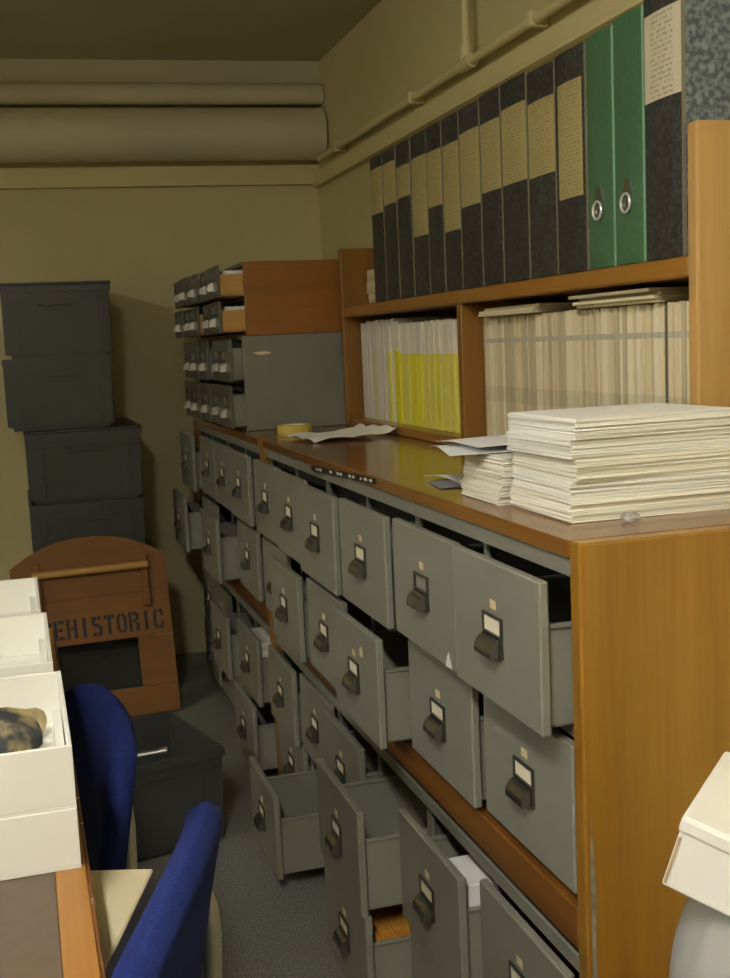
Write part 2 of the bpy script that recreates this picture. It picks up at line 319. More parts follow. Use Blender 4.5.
# shared drawer meshes ------------------------------------------------
FW = W - 0.010
def drawer_meshes():
    d = {}
    d['drawer'] = MB().box(0, 0.014, 0, FW, 0, FH, 0.0025, 1).mesh('drawer', STEEL)
    D = 0.44; th = 0.135; y0, y1 = 0.012, FW - 0.012
    m = MB()
    m.box(0.014, D, y0, y0 + .003, 0.008, th); m.box(0.014, D, y1 - .003, y1, 0.008, th)
    m.box(D - .003, D, y0, y1, 0.008, th); m.box(0.014, D, y0, y1, 0.008, 0.011)
    d['tray'] = m.mesh('tray', STEEL_IN)
    d['rim'] = MB().box(0.014, D, y0 - .003, y0 + .006, th, th + .006, .001).mesh('rim', STEEL)
    d['rim_far'] = MB().box(0.014, D, y1 - .006, y1 + .003, th, th + .006, .001).mesh('rim', STEEL)
    yc = FW / 2; zb = 0.078
    # cup pull: a hooded quarter round, closed ends, open below
    hw = 0.026; prof = [(0, 0.020)] + [(-0.018 * math.sin(a), 0.020 * math.cos(a) + 0.0 + (0 if a < 1.2 else 0)) for a in [R(k) for k in (15, 30, 45, 60, 75, 90)]] + [(-0.018, -0.005), (-0.016, -0.005)] + [(-0.016 * math.sin(a), 0.018 * math.cos(a)) for a in [R(k) for k in (90, 60, 30)]] + [(0, 0.018)]
    m = MB(); m.prism([(x, zb + z) for x, z in prof], 'y', yc - hw, yc + hw)
    capp = [(0, 0.020)] + [(-0.018 * math.sin(R(k)), 0.020 * math.cos(R(k))) for k in (15, 30, 45, 60, 75, 90)] + [(-0.018, -0.005), (0, -0.005)]
    for s in (-1, 1):
        a = yc + s * hw; m.prism([(x * 1.04, zb + z * 1.03) for x, z in capp], 'y', a - 0.0015, a + 0.0015)
    d['handle'] = m.mesh('handle', BRONZE, True)
    m = MB(); fz0, fz1 = zb + 0.021, zb + 0.049
    m.box(-0.004, 0, yc - .032, yc + .032, fz1 - .003, fz1); m.box(-0.004, 0, yc - .032, yc - .0285, zb - .006, fz1 - .003); m.box(-0.004, 0, yc + .0285, yc + .032, zb - .006, fz1 - .003); m.box(-0.004, 0, yc - .0285, yc + .0285, fz0, fz0 + .003)
    d['card_frame'] = m.mesh('card_frame', FRAMEM)
    d['card'] = MB().box(-0.0015, -0.0003, yc - .0285, yc + .0285, fz0 + .003, fz1 - .003).mesh('card', CARD)
    d['sticker'] = MB().box(-0.0008, -0.0001, yc - .010, yc + .009, fz1 + .008, fz1 + .020).mesh('sticker', STICK)
    return d
DM = drawer_meshes()
def steel_unit(y0, rows, pulls, label, empties=()):
    """two columns by two rows of drawers; rows = (z of upper row, z of lower row); pulls[(row, col)]"""
    zt, zl = rows; zb = zl - 0.011; ztop = zt + FH + 0.0255
    u = thing('steel_drawer_unit', label, 'drawer unit', (0, y0, zb + 0.0005 if zb > 0.1 else 0.028), group='grey steel drawer units')
    m = MB(); L = 2 * W; y1 = y0 + L
    x0, x1 = 0.018, 0.50; e = 0.0008
    m.box(x0, x1, y0 + e, y0 + .004, zb, ztop); m.box(x0, x1, y1 - .004, y1 - e, zb, ztop)
    m.box(x0, x1, y0 + .004, y1 - .004, zb, zb + .004); m.box(x0, x1, y0 + .004, y1 - .004, ztop - .004, ztop)
    m.box(x1 - .004, x1, y0 + .004, y1 - .004, zb + .004, ztop - .004)
    m.box(x0, x1 - .004, y0 + W - .004, y0 + W + .004, zb + .004, ztop - .004)          # centre partition
    b = MB(); 
    m.world('body', STEEL_D, u)
    m = MB(); m.box(0.004, 0.018, y0 + e, y1 - e, zt + FH + .003, ztop, .001)            # top flange
    for yy in (y0 + .006, y0 + W, y1 - .006): m.box(0.0165, 0.022, yy - .006 + (e if yy < y0 + .1 else 0), yy + .006 - (e if yy > y1 - .1 else 0), zb + .002, zt + FH)
    m.box(0.0165, 0.022, y0 + .01, y1 - .01, zt - .012, zt + .002)
    m.world('front_frame', STEEL, u)
    for r, z in enumerate(rows):
        for c in range(2):
            pull = pulls[(r, c)]
            d = put('drawer', DM['drawer'], u, Vector((-pull, y0 + c * W + 0.006, z)) - u.location)
            for k in ('tray', 'rim', 'rim_far', 'handle', 'card_frame', 'sticker') + (() if (r, c) in empties else ('card',)): put(k.split('_far')[0], DM[k], d)
    return u
P = {1: [.037, .032, .044, .054, .040, .033, .035, .030, .030, .058],
     2: [-.003, .012, .067, .045, .064, .020, .022, .086, .035, .098],
     3: [.013, .043, .116, .023, .004, .021, .040, .073, .010, .006],
     4: [.020, .030, .110, .006, .145, .002, .062, .008, .004, .010]}
places = ['next to the near end panel', 'in the middle of the long cabinet', 'at the far end of the long cabinet', 'in the far cabinet, nearer half', 'in the far cabinet, by the back wall']
UNITS = {}
for i in range(5):
    y0 = (.021 + 2 * W * i) if i < 3 else (1.892 + 2 * W * (i - 3))
    a = 2 * i
    UNITS[i, 0] = steel_unit(y0, (Z1, Z2), {(0, 0): P[1][a], (0, 1): P[1][a + 1], (1, 0): P[2][a], (1, 1): P[2][a + 1]},
               'upper grey steel drawer unit ' + places[i], empties=((0, 1),) if i == 0 else ())
    UNITS[i, 1] = steel_unit(y0, (Z3, Z4), {(0, 0): P[3][a], (0, 1): P[3][a + 1], (1, 0): P[4][a], (1, 1): P[4][a + 1]},
               'lower grey steel drawer unit ' + places[i])
# scrap of white tape on the second drawer and an extra sticker on C2
def drawer_of(u, k): return [c for c in u.children if c.name.startswith('drawer')][k]
MB().prism([(.022, .003), (.048, .001), (.040, .018), (.034, .026)], 'x', -0.0012, -0.0002).build('tape_scrap', WHITEM, drawer_of(UNITS[0, 0], 1))
MB().prism([(.088, .146), (.104, .146), (.107, .158), (.098, .164), (.086, .160)], 'x', -0.0009, -0.0001).build('sticker', STICK, drawer_of(UNITS[1, 0], 2))

# things lying in the drawers
def card_block(name, x0, x1, y0, y1, z0, z1, n, m, label, cat='cards', jz=0.006, kind='stuff'):
    mb = MB()
    for i in range(n):
        x = x0 + (x1 - x0) * (i + .5) / n; h = random.uniform(-jz, 0)
        mb.box(x - .0011, x + .0011, y0 + random.uniform(0, .004), y1 - random.uniform(0, .004), z0, z1 + h)
    return tag(mb.build(name, m), label, cat, kind=kind)
card_block('index_cards', -0.085, 0.05, 0.649, 0.885, Z4 + .0115, Z4 + .150, 42, ORANGEC, 'row of orange index cards in the open bottom drawer')
mb = MB(); mb.box(-0.020, 0.060, 0.347, 0.45, Z3 + .0115, Z3 + .176, .002); tag(mb.build('card_box', PAPER3), 'white card box standing in the open bottom drawer near the end panel', 'box')
mb = MB()
for i in range(7): mb.box(-.02 + random.uniform(-.004, .004), .10, 1.93, 2.12, Z3 + .0115 + i * .024, Z3 + .0115 + i * .024 + .0235, .004)
tag(mb.build('paper_bundle', PAPER2), 'cream paper bundle poking out of a far lower drawer', 'paper')

# ------------------------------------------------------------------ card file cabinets on the far cabinet
def card_cabinet(y0, y1, z0, z1, xf, ncol, pulls, body_m, front_m, side_m, label, wooden):
    t = thing('card_cabinet', label, 'card cabinet', (xf, y0, z0)); X1 = 0.56
    th = .012 if wooden else .005
    MB().box(xf, X1, y0, y0 + th, z0, z1, .0015).world('side_panel', body_m, t)
    MB().box(xf, X1, y1 - th, y1, z0, z1, .0015).world('side_panel', body_m, t)
    MB().box(xf, X1, y0 + th, y1 - th, z1 - .01, z1, .001).world('top', STEEL_C, t)
    MB().box(xf, X1, y0 + th, y1 - th, z0, z0 + .008).world('bottom', body_m, t)
    MB().box(X1 - .008, X1, y0 + th, y1 - th, z0 + .008, z1 - .01).world('back_panel', body_m, t)
    rh = (z1 - z0 - .022) / 2; cw = (y1 - y0 - 2 * th) / ncol
    m = MB(); m.box(xf + .004, X1 - .008, y0 + th, y1 - th, z0 + .009 + rh, z0 + .015 + rh)
    for c in range(1, ncol): m.box(xf + .004, X1 - .008, y0 + th + c * cw - .002, y0 + th + c * cw + .002, z0 + .008, z1 - .01)
    m.world('partition', STEEL_D, t)
    fm = MB().box(0, .010, .003, cw - .003, 0, rh - .004, .0015).mesh('drawer', front_m)
    m = MB(); D = .36; h = rh - .03
    tk = .007 if wooden else .003
    m.box(.010, D, .006, .006 + tk, .003, h); m.box(.010, D, cw - .006 - tk, cw - .006, .003, h); m.box(.010, D, .006, cw - .006, .003, .008); m.box(D - tk, D, .006, cw - .006, .003, h)
    tm = m.mesh('tray', side_m)
    yc = cw / 2; hm = MB(); zb = rh * .26
    hm.prism([(0, zb + .022)] + [(-.018 * math.sin(R(k)), zb + .022 * math.cos(R(k))) for k in (20, 45, 70, 90)] + [(-.018, zb - .004), (0, zb - .004)], 'y', yc - .018, yc + .018)
    hme = hm.mesh('handle', CHROME, True)
    fz = zb + .03; m = MB()
    m.box(-.003, 0, yc - .03, yc + .03, fz + .026, fz + .029); m.box(-.003, 0, yc - .03, yc + .03, fz, fz + .003); m.box(-.003, 0, yc - .03, yc - .027, fz, fz + .029); m.box(-.003, 0, yc + .027, yc + .03, fz, fz + .029)
    frm = m.mesh('card_frame', FRAMEM); cdm = MB().box(-.0012, -.0002, yc - .027, yc + .027, fz + .003, fz + .026).mesh('card', OLDCARD)
    for r in range(2):
        for c in range(ncol):
            pos = Vector((xf - pulls[r][c], y0 + th + c * cw, (z0 + .018 + rh) if r == 0 else z0 + .010))
            d = put('drawer', fm, t, pos - t.location)
            put('tray', tm, d); put('handle', hme, d); put('card_frame', frm, d); put('card', cdm, d)
    return t, rh, cw, th
CY0, CY1 = 2.165, 3.06
_, rh1, cw1, th1 = card_cabinet(CY0, CY1, 1.2945, 1.512, 0.037, 5, [[.078, .074, .086, .094, .088], [.078, .072, .090, .084, .092]], OAK_X, STEEL_F, DOWEL,
    'wooden card file cabinet with two open drawers, on top of the grey one', True)
gc, rh2, cw2, th2 = card_cabinet(CY0, CY1, CH + .0005, 1.294, 0.022, 5, [[.040, .034, .050, .055, .050], [.046, .044, .050, .058, .055]], STEEL_C, STEEL_F, STEEL_C,
    'grey steel card file cabinet standing on the far wooden cabinet', False)
MB().prism([(.05, 1.243), (.075, 1.236), (.10, 1.238), (.108, 1.243), (.09, 1.247), (.066, 1.246)], 'y', CY0 - .0008, CY0 - .0001).world('tape_residue', STICK, gc)
for i, (z0, hh) in enumerate(((1.2945 + .018 + rh1 + .0085, rh1), (1.2945 + .010 + .0085, rh1))):
    card_block('index_cards', -0.02, 0.06, CY0 + th1 + .016, CY0 + th1 + cw1 - .016, z0, z0 + hh - .026, 26, PAPER3, ['white index cards in the open upper drawer of the wooden card file', 'white index cards in the open lower drawer of the wooden card file'][i], 'cards', .003)

# ------------------------------------------------------------------ bookshelf standing on the counter
SX, SY0, SY1 = 0.325, 0.236, 2.150
sh = thing('bookshelf', 'open wooden bookshelf standing on the counter against the right wall', 'bookshelf', (SX, SY0, CH))
SXB = XW - 0.034
MB().box(SX, SXB, SY0, SY0 + .026, CH + .0005, 1.555, 0.004, 2).world('side_panel', OAK_L, sh)
MB().box(SX, SXB, SY1 - .028, SY1, CH + .0005, 1.540, 0.003).world('side_panel', OAK_U, sh)
MB().box(SX, SXB, SY0 + .026, SY1 - .028, 1.336, 1.367, 0.003).world('shelf_board', OAK_D, sh)
MB().box(SX + .004, SXB, 1.175, 1.203, CH + .024, 1.336, 0.002).world('divider', OAK_U, sh)
MB().box(SX + .006, SXB, SY0 + .026, SY1 - .028, CH + .0005, CH + .024, 0.002).world('bottom_board', OAK_D, sh)
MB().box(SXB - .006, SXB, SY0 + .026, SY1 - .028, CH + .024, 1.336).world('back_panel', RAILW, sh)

# journals ------------------------------------------------------------
BZ = CH + .0245
_jm = {}
def journal_mesh(t, h, d, m):
    k = (round(t, 4), round(h, 3), m.name)
    if k not in _jm:
        mb = MB(); c = min(.0012, t * .2)
        mb.box(0, .0015, 0, t, 0, h); mb.box(.0015, d, 0, c, 0, h); mb.box(.0015, d, t - c, t, 0, h)
        _jm[k] = mb.mesh('journal', m)
    return _jm[k]
_pm = {}
def pages_mesh(t, h, d):
    k = (round(t, 4), round(h, 3))
    if k not in _pm: _pm[k] = MB().box(.0016, d - .003, min(.0012, t * .2), t - min(.0012, t * .2), .002, h - .003).mesh('pages', PAGES)
    return _pm[k]
_ym = {}
def journal(x, y, z, t, h, d, m, label, group, lean=0, yel=None):
    o = put('journal', journal_mesh(t, h, d, m), None, (x, y, z), (lean, 0, 0)); tag(o, label, 'journal', group)
    put('pages', pages_mesh(t, h, d), o)
    if yel:
        k = (round(t, 4), yel[0], yel[1].name)
        if k not in _ym: _ym[k] = MB().box(-.0006, .03, -.00012, t + .00012, .0005, yel[0]).mesh('yellow_cover', yel[1])
        put('yellow_cover', _ym[k], o)
    return o
rj = random.Random(3)
# right bay: thin cream journals
y = 1.1715
ths = [.009, .010, .011, .012, .013]
n = 0
while y > SY0 + .028 + .009:
    t = rj.choice(ths); y -= t + rj.choice((.0004, .0004, .0006, .0016))
    if y < SY0 + .0275: break
    n += 1
    dark = n in (9, 43, 66)
    m = DARKJ if dark else rj.choice(CREAMS)
    lab = 'thin dark journal spine among the cream journals in the near bay' if dark else 'cream journal with a grey title band in the near shelf bay'
    if dark:
        t0 = t
    journal(SX + .052 + rj.uniform(-.005, .004) + (.004 if dark else 0), y, BZ, t, .268 + rj.choice((-.002, 0, 0, .001)), .185, m, lab, 'journals in the near shelf bay')
# journals laid flat on top of that row
def flat_stack(y0, y1, n, which):
    z = BZ + .2700
    for i in range(n):
        hgt = .0055
        o = put('journal', None or MB().box(0, .19, 0, (y1 - y0), 0, .0012).box(0, .0012, 0, y1 - y0, .0012, hgt - .0012).box(0, .19, 0, y1 - y0, hgt - .0012, hgt).mesh('journal', CREAMS[i % 4]), None, (SX + .035 + rj.uniform(-.012, .008), y0 + rj.uniform(-.012, .012), z))
        put('pages', MB().box(.0013, .186, .002, y1 - y0 - .002, .00121, hgt - .00121).mesh('pages', PAGES), o)
        tag(o, 'cream journal lying flat on the upright row, ' + which, 'journal', 'journals laid flat on the near bay row, ' + which)
        z += hgt + .0003
flat_stack(0.85, 1.13, 3, 'beside the shelf divider')
flat_stack(0.40, 0.68, 4, 'towards the near shelf end')
# left bay: white and half-yellow journals
y = 1.2045; i = 0
while True:
    t = rj.choice((.016, .018, .020, .022)) if y < 1.72 else rj.choice((.013, .015, .018, .02))
    if i == 0: t = .030
    if y + t > SY1 - .03: break
    g = 'journals in the far shelf bay'
    if i == 0: journal(SX + .030, y, BZ, t, .292, .19, WHITES[2], 'tall thick white journal with a bright yellow lower half beside the shelf divider', g, yel=(.200, YELLOW))
    elif y < 1.735: journal(SX + .048 + rj.uniform(-.003, .003), y, BZ, t, .270 + rj.uniform(0, .003), .19, rj.choice(WHITES), 'white journal with a yellow lower half in the far shelf bay', g, yel=(.190, rj.choice((YELLOW2, YELLOW2, YELLOW, YELLOW2))))
    elif y < 1.775: journal(SX + .046, y, BZ, t, .278, .19, WHITES[2], 'white journal with a bright yellow lower half between plain white journals', g, yel=(.200, YELLOW))
    else:
        yl = i % 9 == 4
        journal(SX + .048 + rj.uniform(-.003, .003), y, BZ, t, .284 + rj.uniform(-.006, .004), .19, rj.choice(WHITES),
                'plain white journal at the far end of the far shelf bay' if not yl else 'pale journal with a narrow yellow lower half among plain white journals', g, yel=(.195, YELLOW2) if yl else None)
    y += t + .0008; i += 1
# small flat books beyond the binders on the upper shelf
z = 1.3675
for k in range(6):
    o = put('small_book', MB().box(0, .15, 0, .24, 0, .0015).box(0, .0015, 0, .24, .0015, .0155).box(0, .15, 0, .24, .0155, .017).mesh('small_book', CREAMS[2 - 2 * (k % 2)]), None, (SX + .075 + rj.uniform(-.006, .006), 1.865, z))
    put('pages', MB().box(.0016, .146, .002, .238, .0016, .0154).mesh('pages', PAGES), o)
    tag(o, 'small pale book in the flat pile beyond the binders', 'book', 'flat pile of small books on the upper shelf'); z += .0175

# binders -------------------------------------------------------------
BB = 1.3675
def binder(y0, y1, h, label, m, lab=None, lm=None, side=None, xo=0.0, lin=.004, ring=False, dep=.258):
    t = y1 - y0 - .0015; b = thing('box_binder', label, 'binder', (SX + .003 + xo, y0, BB))
    n = 8
    # slightly rounded spine
    prof = [(-.0035 * math.sin(math.pi * k / n), t * k / n) for k in range(n + 1)]
    MB().prism(prof + [(.004, t), (.004, 0)], 'z', 0, h).build('spine', m, b, smooth=True)
    MB().box(.004, dep, 0, .003, 0, h, .0008).build('cover', side or m, b)
    MB().box(.004, dep, t - .003, t, 0, h, .0008).build('cover', side or m, b)
    MB().box(.0041, dep - .006, .0031, t - .0031, .006, h - .010).build('pages', PAGES, b)
    MB().box(-.0020, .0038, -.0006, .0014, 0, h).build('worn_edge', WORN if m is not GREEN else mat_pale_green, b)
    if lab:
        f0, f1 = lab; z0, z1 = h * (1 - f1), h * (1 - f0)
        q = [(-.0035 * math.sin(math.pi * k / n) - .0007, t * k / n - t / 2) for k in range(n + 1) if lin <= t * k / n <= t - lin]
        a = [(-.0035 * math.sin(math.pi * (lin / t)) - .0007, lin - t / 2)]; c = [(-.0035 * math.sin(math.pi * (lin / t)) - .0007, t / 2 - lin)]
        q = a + q + c
        q2 = [(x + .0006, yy) for x, yy in q][::-1]
        MB().prism(q + q2, 'z', 0, z1 - z0).build('spine_label', lm, b, (0, t / 2, z0))
    if ring:
        m1 = MB(); zc = h * .255
        m1.prism([(t / 2 - .013, zc - .006), (t / 2 - .006, zc - .018), (t / 2 + .006, zc - .018), (t / 2 + .013, zc - .006), (t / 2 + .012, zc + .012), (t / 2 + .007, zc + .034), (t / 2 - .007, zc + .034), (t / 2 - .012, zc + .012)], 'x', -.0062, -.0035)
        m1.build('ring_plate', BRONZE, b)
        m2 = MB(); pts = [(-.0085, t / 2 + .0145 * math.cos(a), zc - .003 + .0145 * math.sin(a)) for a in [2 * math.pi * k / 18 for k in range(19)]]
        m2.tube(pts, .0024, 8); m2.build('finger_ring', CHROME, b, smooth=True)
    return b
mat_pale_green = mat('pale_green_edge', (0.20, 0.36, 0.22), 0.6)
ed = [1.800, 1.690, 1.580, 1.470, 1.358, 1.255, 1.150, 1.033, .925, .803, .685, .570]
lb = [(.08, .39), (.085, .36), (.15, .35), (.14, .63), (.15, .48), (.155, .655), (.135, .545), (.15, .51), (.13, .51), (.15, .51), (.14, .66)]
ordn = ['first', 'second', 'third', 'fourth', 'fifth', 'sixth', 'seventh', 'eighth', 'ninth', 'tenth', 'eleventh']
dsc = {0: 'farthest black binder on the upper shelf', 2: 'third black binder from the far end, with the shortest label', 3: 'fourth black binder from the far end, with a long label',
       5: 'sixth black binder from the far end, with a long low label', 10: 'black binder with a long narrow label next to the green binders'}
for k in range(11):
    binder(ed[k + 1], ed[k], .378 + (.004 if k in (7, 8) else 0) - (.003 if k == 9 else 0), dsc.get(k, '%s black binder from the far end with a tan spine label' % ordn[k]), BINDER, lb[k], LABEL, xo=rj.uniform(-.001, .001), lin=.012 if k == 10 else .004)
binder(.478, .5685, .381, 'green binder next to the black binders, with a metal finger ring', GREEN, ring=True)
binder(.384, .4765, .385, 'green binder next to the big marbled binder, with a metal finger ring', GREEN, ring=True)
binder(.274, .3825, .392, 'near marbled grey binder with a pale label at the shelf end', BINDER, (.075, .40), LABEL2, side=BINDER2, lin=.003)

# ------------------------------------------------------------------ things on the counter
CT = CH + .0003
def paper_stack(name, x0, x1, y0, y1, z0, hgt, n, m, label, rz=0, jit=.004, cat='paper', group=None):
    """a bundle of sheets: thin slabs, each a little askew"""
    mb = MB(); z = z0; rr = random.Random(label)
    cx, cy = (x0 + x1) / 2, (y0 + y1) / 2
    for i in range(n):
        h = hgt / n; b = bmesh.new(); bmesh.ops.create_cube(b, size=1)
        for v in b.verts: v.co = Vector((v.co.x * (x1 - x0 + rr.uniform(-jit, jit)), v.co.y * (y1 - y0 + rr.uniform(-jit, jit)), v.co.z * h * .985))
        mb.join(b, Matrix.Translation((cx + rr.uniform(-jit, jit) / 2, cy + rr.uniform(-jit, jit) / 2, z + h / 2)) @ Matrix.Rotation(rz + rr.uniform(-.004, .004), 4, 'Z')); z += h
    return tag(mb.build(name, m), label, cat, group)
z = CT
bund = [(.030, 22, PAPER2, 'lowest bundle of the tall paper stack on the counter'), (.024, 18, PAPER, 'second bundle up in the tall paper stack'),
        (.030, 22, PAPER2, 'middle thick bundle of the tall paper stack'), (.027, 20, PAPER, 'second bundle from the top of the tall paper stack'), (.027, 20, PAPER, 'topmost bundle of the tall paper stack by the near end panel')]
for k, (h, n, m, lab) in enumerate(bund):
    o = .004 * (k % 3) - .004
    paper_stack('paper_bundle', .064 + o, .314 + o, .128 + .003 * (k % 2), .322 + .002 * k, z, h, n, m, lab, rz=R([0, -1.0, .6, 1.2, 1.8][k]), jit=.003, group='tall stack of paper bundles'); z += h + .0002
z = CT
for k, (h, n) in enumerate(((.026, 18), (.024, 18), (.022, 18))):
    paper_stack('paper_bundle', .046 + .003 * k, .26, .334, .486 - .004 * k, z, h, n, PAPER2, ['bottom', 'middle', 'top'][k] + ' bundle of the low paper stack behind the tall one', rz=R(.6 * k), jit=.004, group='low stack of paper bundles'); z += h + .0002
# loose sheets slumped over the low stack
def sheet(name, x0, x1, y0, y1, zf, m, label, n=14, thick=.0006, group=None, cat='paper', rz=0):
    cx, cy = (x0 + x1) / 2, (y0 + y1) / 2
    mb = MB(); b = mb.bm; G = {}
    for s in (0, 1):
        for i in range(n + 1):
            for j in range(n + 1):
                u, v = i / n, j / n; px, py = (u - .5) * (x1 - x0), (v - .5) * (y1 - y0)
                qx, qy = px * math.cos(rz) - py * math.sin(rz), px * math.sin(rz) + py * math.cos(rz)
                G[s, i, j] = b.verts.new((cx + qx, cy + qy, zf(u, v) + s * thick))
    for i in range(n):
        for j in range(n):
            b.faces.new((G[1, i, j], G[1, i + 1, j], G[1, i + 1, j + 1], G[1, i, j + 1])); b.faces.new((G[0, i, j], G[0, i, j + 1], G[0, i + 1, j + 1], G[0, i + 1, j]))
    for i in range(n):
        for (a0, a1) in (((i, 0), (i + 1, 0)), ((i, n), (i + 1, n)), ((0, i), (0, i + 1)), ((n, i), (n, i + 1))):
            b.faces.new((G[0, *a0], G[0, *a1], G[1, *a1], G[1, *a0]))
    return tag(mb.build(name, m, smooth=True), label, cat, group)
ZS = z
sheet('paper_sheet', .025, .285, .36, .655, lambda u, v: ZS + .0006 + .006 * u + (.0 if v < .45 else -.030 * (v - .45) ** 1.6), PAPER3, 'loose white sheet slumped over the low paper stack', rz=R(-14))
sheet('paper_sheet', .040, .27, .37, .60, lambda u, v: ZS + .012 + .007 * u + (.0 if v < .45 else -.020 * (v - .45) ** 1.6), PAPER3, 'upper loose white sheet curling beside the tall paper stack', rz=R(-4))
sheet('folded_leaflet', .075, .135, .60, .72, lambda u, v: CT + .001 + .009 * abs(math.sin(2.6 * v)) * (1 - .5 * u), PAPER3, 'small folded white leaflet lying beside the low paper stack', rz=R(12))
sheet('printed_slip', .045, .095, .56, .66, lambda u, v: CT + .0006 + .004 * u * (1 - u), GREYP, 'dark printed slip under the edge of the folded leaflet', rz=R(-8))
sheet('crumpled_sheet', .065, .305, 1.62, 1.84, lambda u, v: CT + .001 + .016 * (abs(math.sin(7 * u + 3 * v)) * .35 + .9 * u ** 6) + .006 * abs(math.sin(9 * v - 4 * u)), PAPER, 'crumpled white sheet lying on the counter before the far bay', n=22, rz=R(10))
# tape roll
def ring_obj(name, c, ro, ri, h, m, label, cat, n=32):
    O = [(ro * math.cos(2 * math.pi * k / n), ro * math.sin(2 * math.pi * k / n)) for k in range(n)]; I = [(x * ri / ro, yy * ri / ro) for x, yy in O]
    t = thing(name, label, cat, c); MB().ring_prism(O, I, 'z', 0, h).build('tape', m, t, smooth=True)
    I2 = [(x * (ri - .002) / ro, yy * (ri - .002) / ro) for x, yy in O]; MB().ring_prism([(x * .999, yy * .999) for x, yy in I], I2, 'z', 0, h).build('core', CARD, t, smooth=True); return t
ring_obj('tape_roll', (.125, 1.985, CT), .050, .036, .024, TAPE, 'roll of yellow tape lying on the counter by the card files', 'tape')
# lump of clear tape by the corner
b = bmesh.new(); bmesh.ops.create_icosphere(b, subdivisions=2, radius=.013)
for v in b.verts: v.co *= random.uniform(.7, 1.15); v.co.z *= .5
mb = MB(); mb.join(b, Matrix.Translation((.135, .104, CT + .0055))); tag(mb.build('plastic_lump', CLEAR, smooth=True), 'small crumpled lump of clear plastic at the counter corner', 'plastic scrap')
# black embossed label strip stuck across the counter edge
t = thing('label_strip', 'black label tape with white marks stuck on the counter front edge', 'label', (-.0035, .80, 1.002))
MB().prism([(0, -.005), (.49, -.026), (.49, -.014), (0, .006)], 'x', 0, .0012).build('tape', BLACKT, t)
rr = random.Random(5); yy = .02
while yy < .44:
    ln = rr.uniform(.006, .02); zc = -.0005 - yy * .0405
    if rr.random() < .75: MB().box(-.0008, -.0001, yy, yy + ln, zc - .002, zc + .003).build('lettering', WHITEM, t)
    yy += ln + rr.uniform(.006, .02)

# ------------------------------------------------------------------ stacked grey plastic crates by the back wall
def crate(label, x0, y0, z0, w, l, h, m, lid=False, group='stack of dark plastic crates', rz=0, handle=True):
    """stacking container; local x = width, y = length, front at y = 0"""
    t = thing('plastic_crate', label, 'crate', (x0, y0, z0), rz, group)
    tp = .012; T = .004; rim = .022
    mb = MB(); b = mb.bm
    def loop(i, z): return [b.verts.new((i, i, z)), b.verts.new((w - i, i, z)), b.verts.new((w - i, l - i, z)), b.verts.new((i, l - i, z))]
    Ls = [loop(tp + .010, 0), loop(tp + .010, .012), loop(tp, .012), loop(.006, h - rim), loop(.006, h), loop(.006 + T, h), loop(tp + T, .016)]
    b.faces.new(Ls[0][::-1]); b.faces.new(Ls[-1])
    for A, B in zip(Ls, Ls[1:]):
        for k in range(4): b.faces.new((A[k], A[(k + 1) % 4], B[(k + 1) % 4], B[k]))
    mb.build('body', m, t)
    O = [(0, 0), (w, 0), (w, l), (0, l)]; I = [(.008, .008), (w - .008, .008), (w - .008, l - .008), (.008, l - .008)]
    MB().ring_prism(O, I, 'z', h - rim, h - .001).build('rim', m, t)
    for a in (.13, .87): MB().box(w * a - .004, w * a + .004, 0.0015, .014, .014, h - rim).build('rib', m, t)   # vertical ribs on the faces
    for a in (.10, .90):
        MB().box(.0015, .014, l * a - .004, l * a + .004, .014, h - rim).build('rib', m, t); MB().box(w - .014, w - .0015, l * a - .004, l * a + .004, .014, h - rim).build('rib', m, t)
    MB().box(.012, w - .012, .002, .010, h - rim - .026, h - rim - .022).build('rib', m, t)
    if handle:
        hw = .062; zc = h - rim - .028; g = MB()
        g.box(w / 2 - hw, w / 2 + hw, .000, .012, zc - .020, zc - .014, .001); g.box(w / 2 - hw, w / 2 - hw + .005, .000, .012, zc - .014, zc + .024); g.box(w / 2 + hw - .005, w / 2 + hw, .000, .012, zc - .014, zc + .024)
        g.build('handle', m, t)
    if lid:
        g = MB(); g.box(-.003, w + .003, -.003, l + .003, h, h + .010, .003); g.build('lid', m, t)
    return t
BW, BL = 0.40, 0.55
nm = ['bottom dark crate of the stack, hidden low behind the arched panel', 'second dark crate from the floor behind the arched panel', 'dark crate just above the arched wooden panel', 'wider lidded dark crate below the two narrower ones']
for k in range(4):
    crate(nm[k], -.622 + (.004 if k % 2 else 0), 2.895, k * .2485, BW, BL, .248, CRATE, lid=(k == 3))
crate('narrower dark crate, second from the top of the stack', -.672, 2.925, .9945 + .0095, .372, .50, .250, CRATE)
crate('topmost dark crate of the tall stack by the back wall', -.660, 2.935, 1.2545, .372, .50, .250, CRATE, lid=True)
# open crate on the floor, long side to the aisle
a = R(14)
cw_, cl_ = .55, .37
cr = crate('open dark crate on the floor beside the drawers, holding a metal tube', -.195 - cw_ * math.cos(a), 1.585 - cw_ * math.sin(a), 0.0005, cw_, cl_, .252, CRATE_B, group=None, rz=a, handle=False)
t = thing('metal_tube', 'short grey metal tube lying across the open floor crate', 'tube', (-.42, 1.66, .235))
MB().cyl((-.10, .02, -.012), (.075, -.012, .006), .009, 14).build('pipe', METAL, t, smooth=True)
MB().cyl((.068, -.011, .0055), (.086, -.0145, .0075), .0115, 14).build('end_cap', METAL, t, smooth=True)

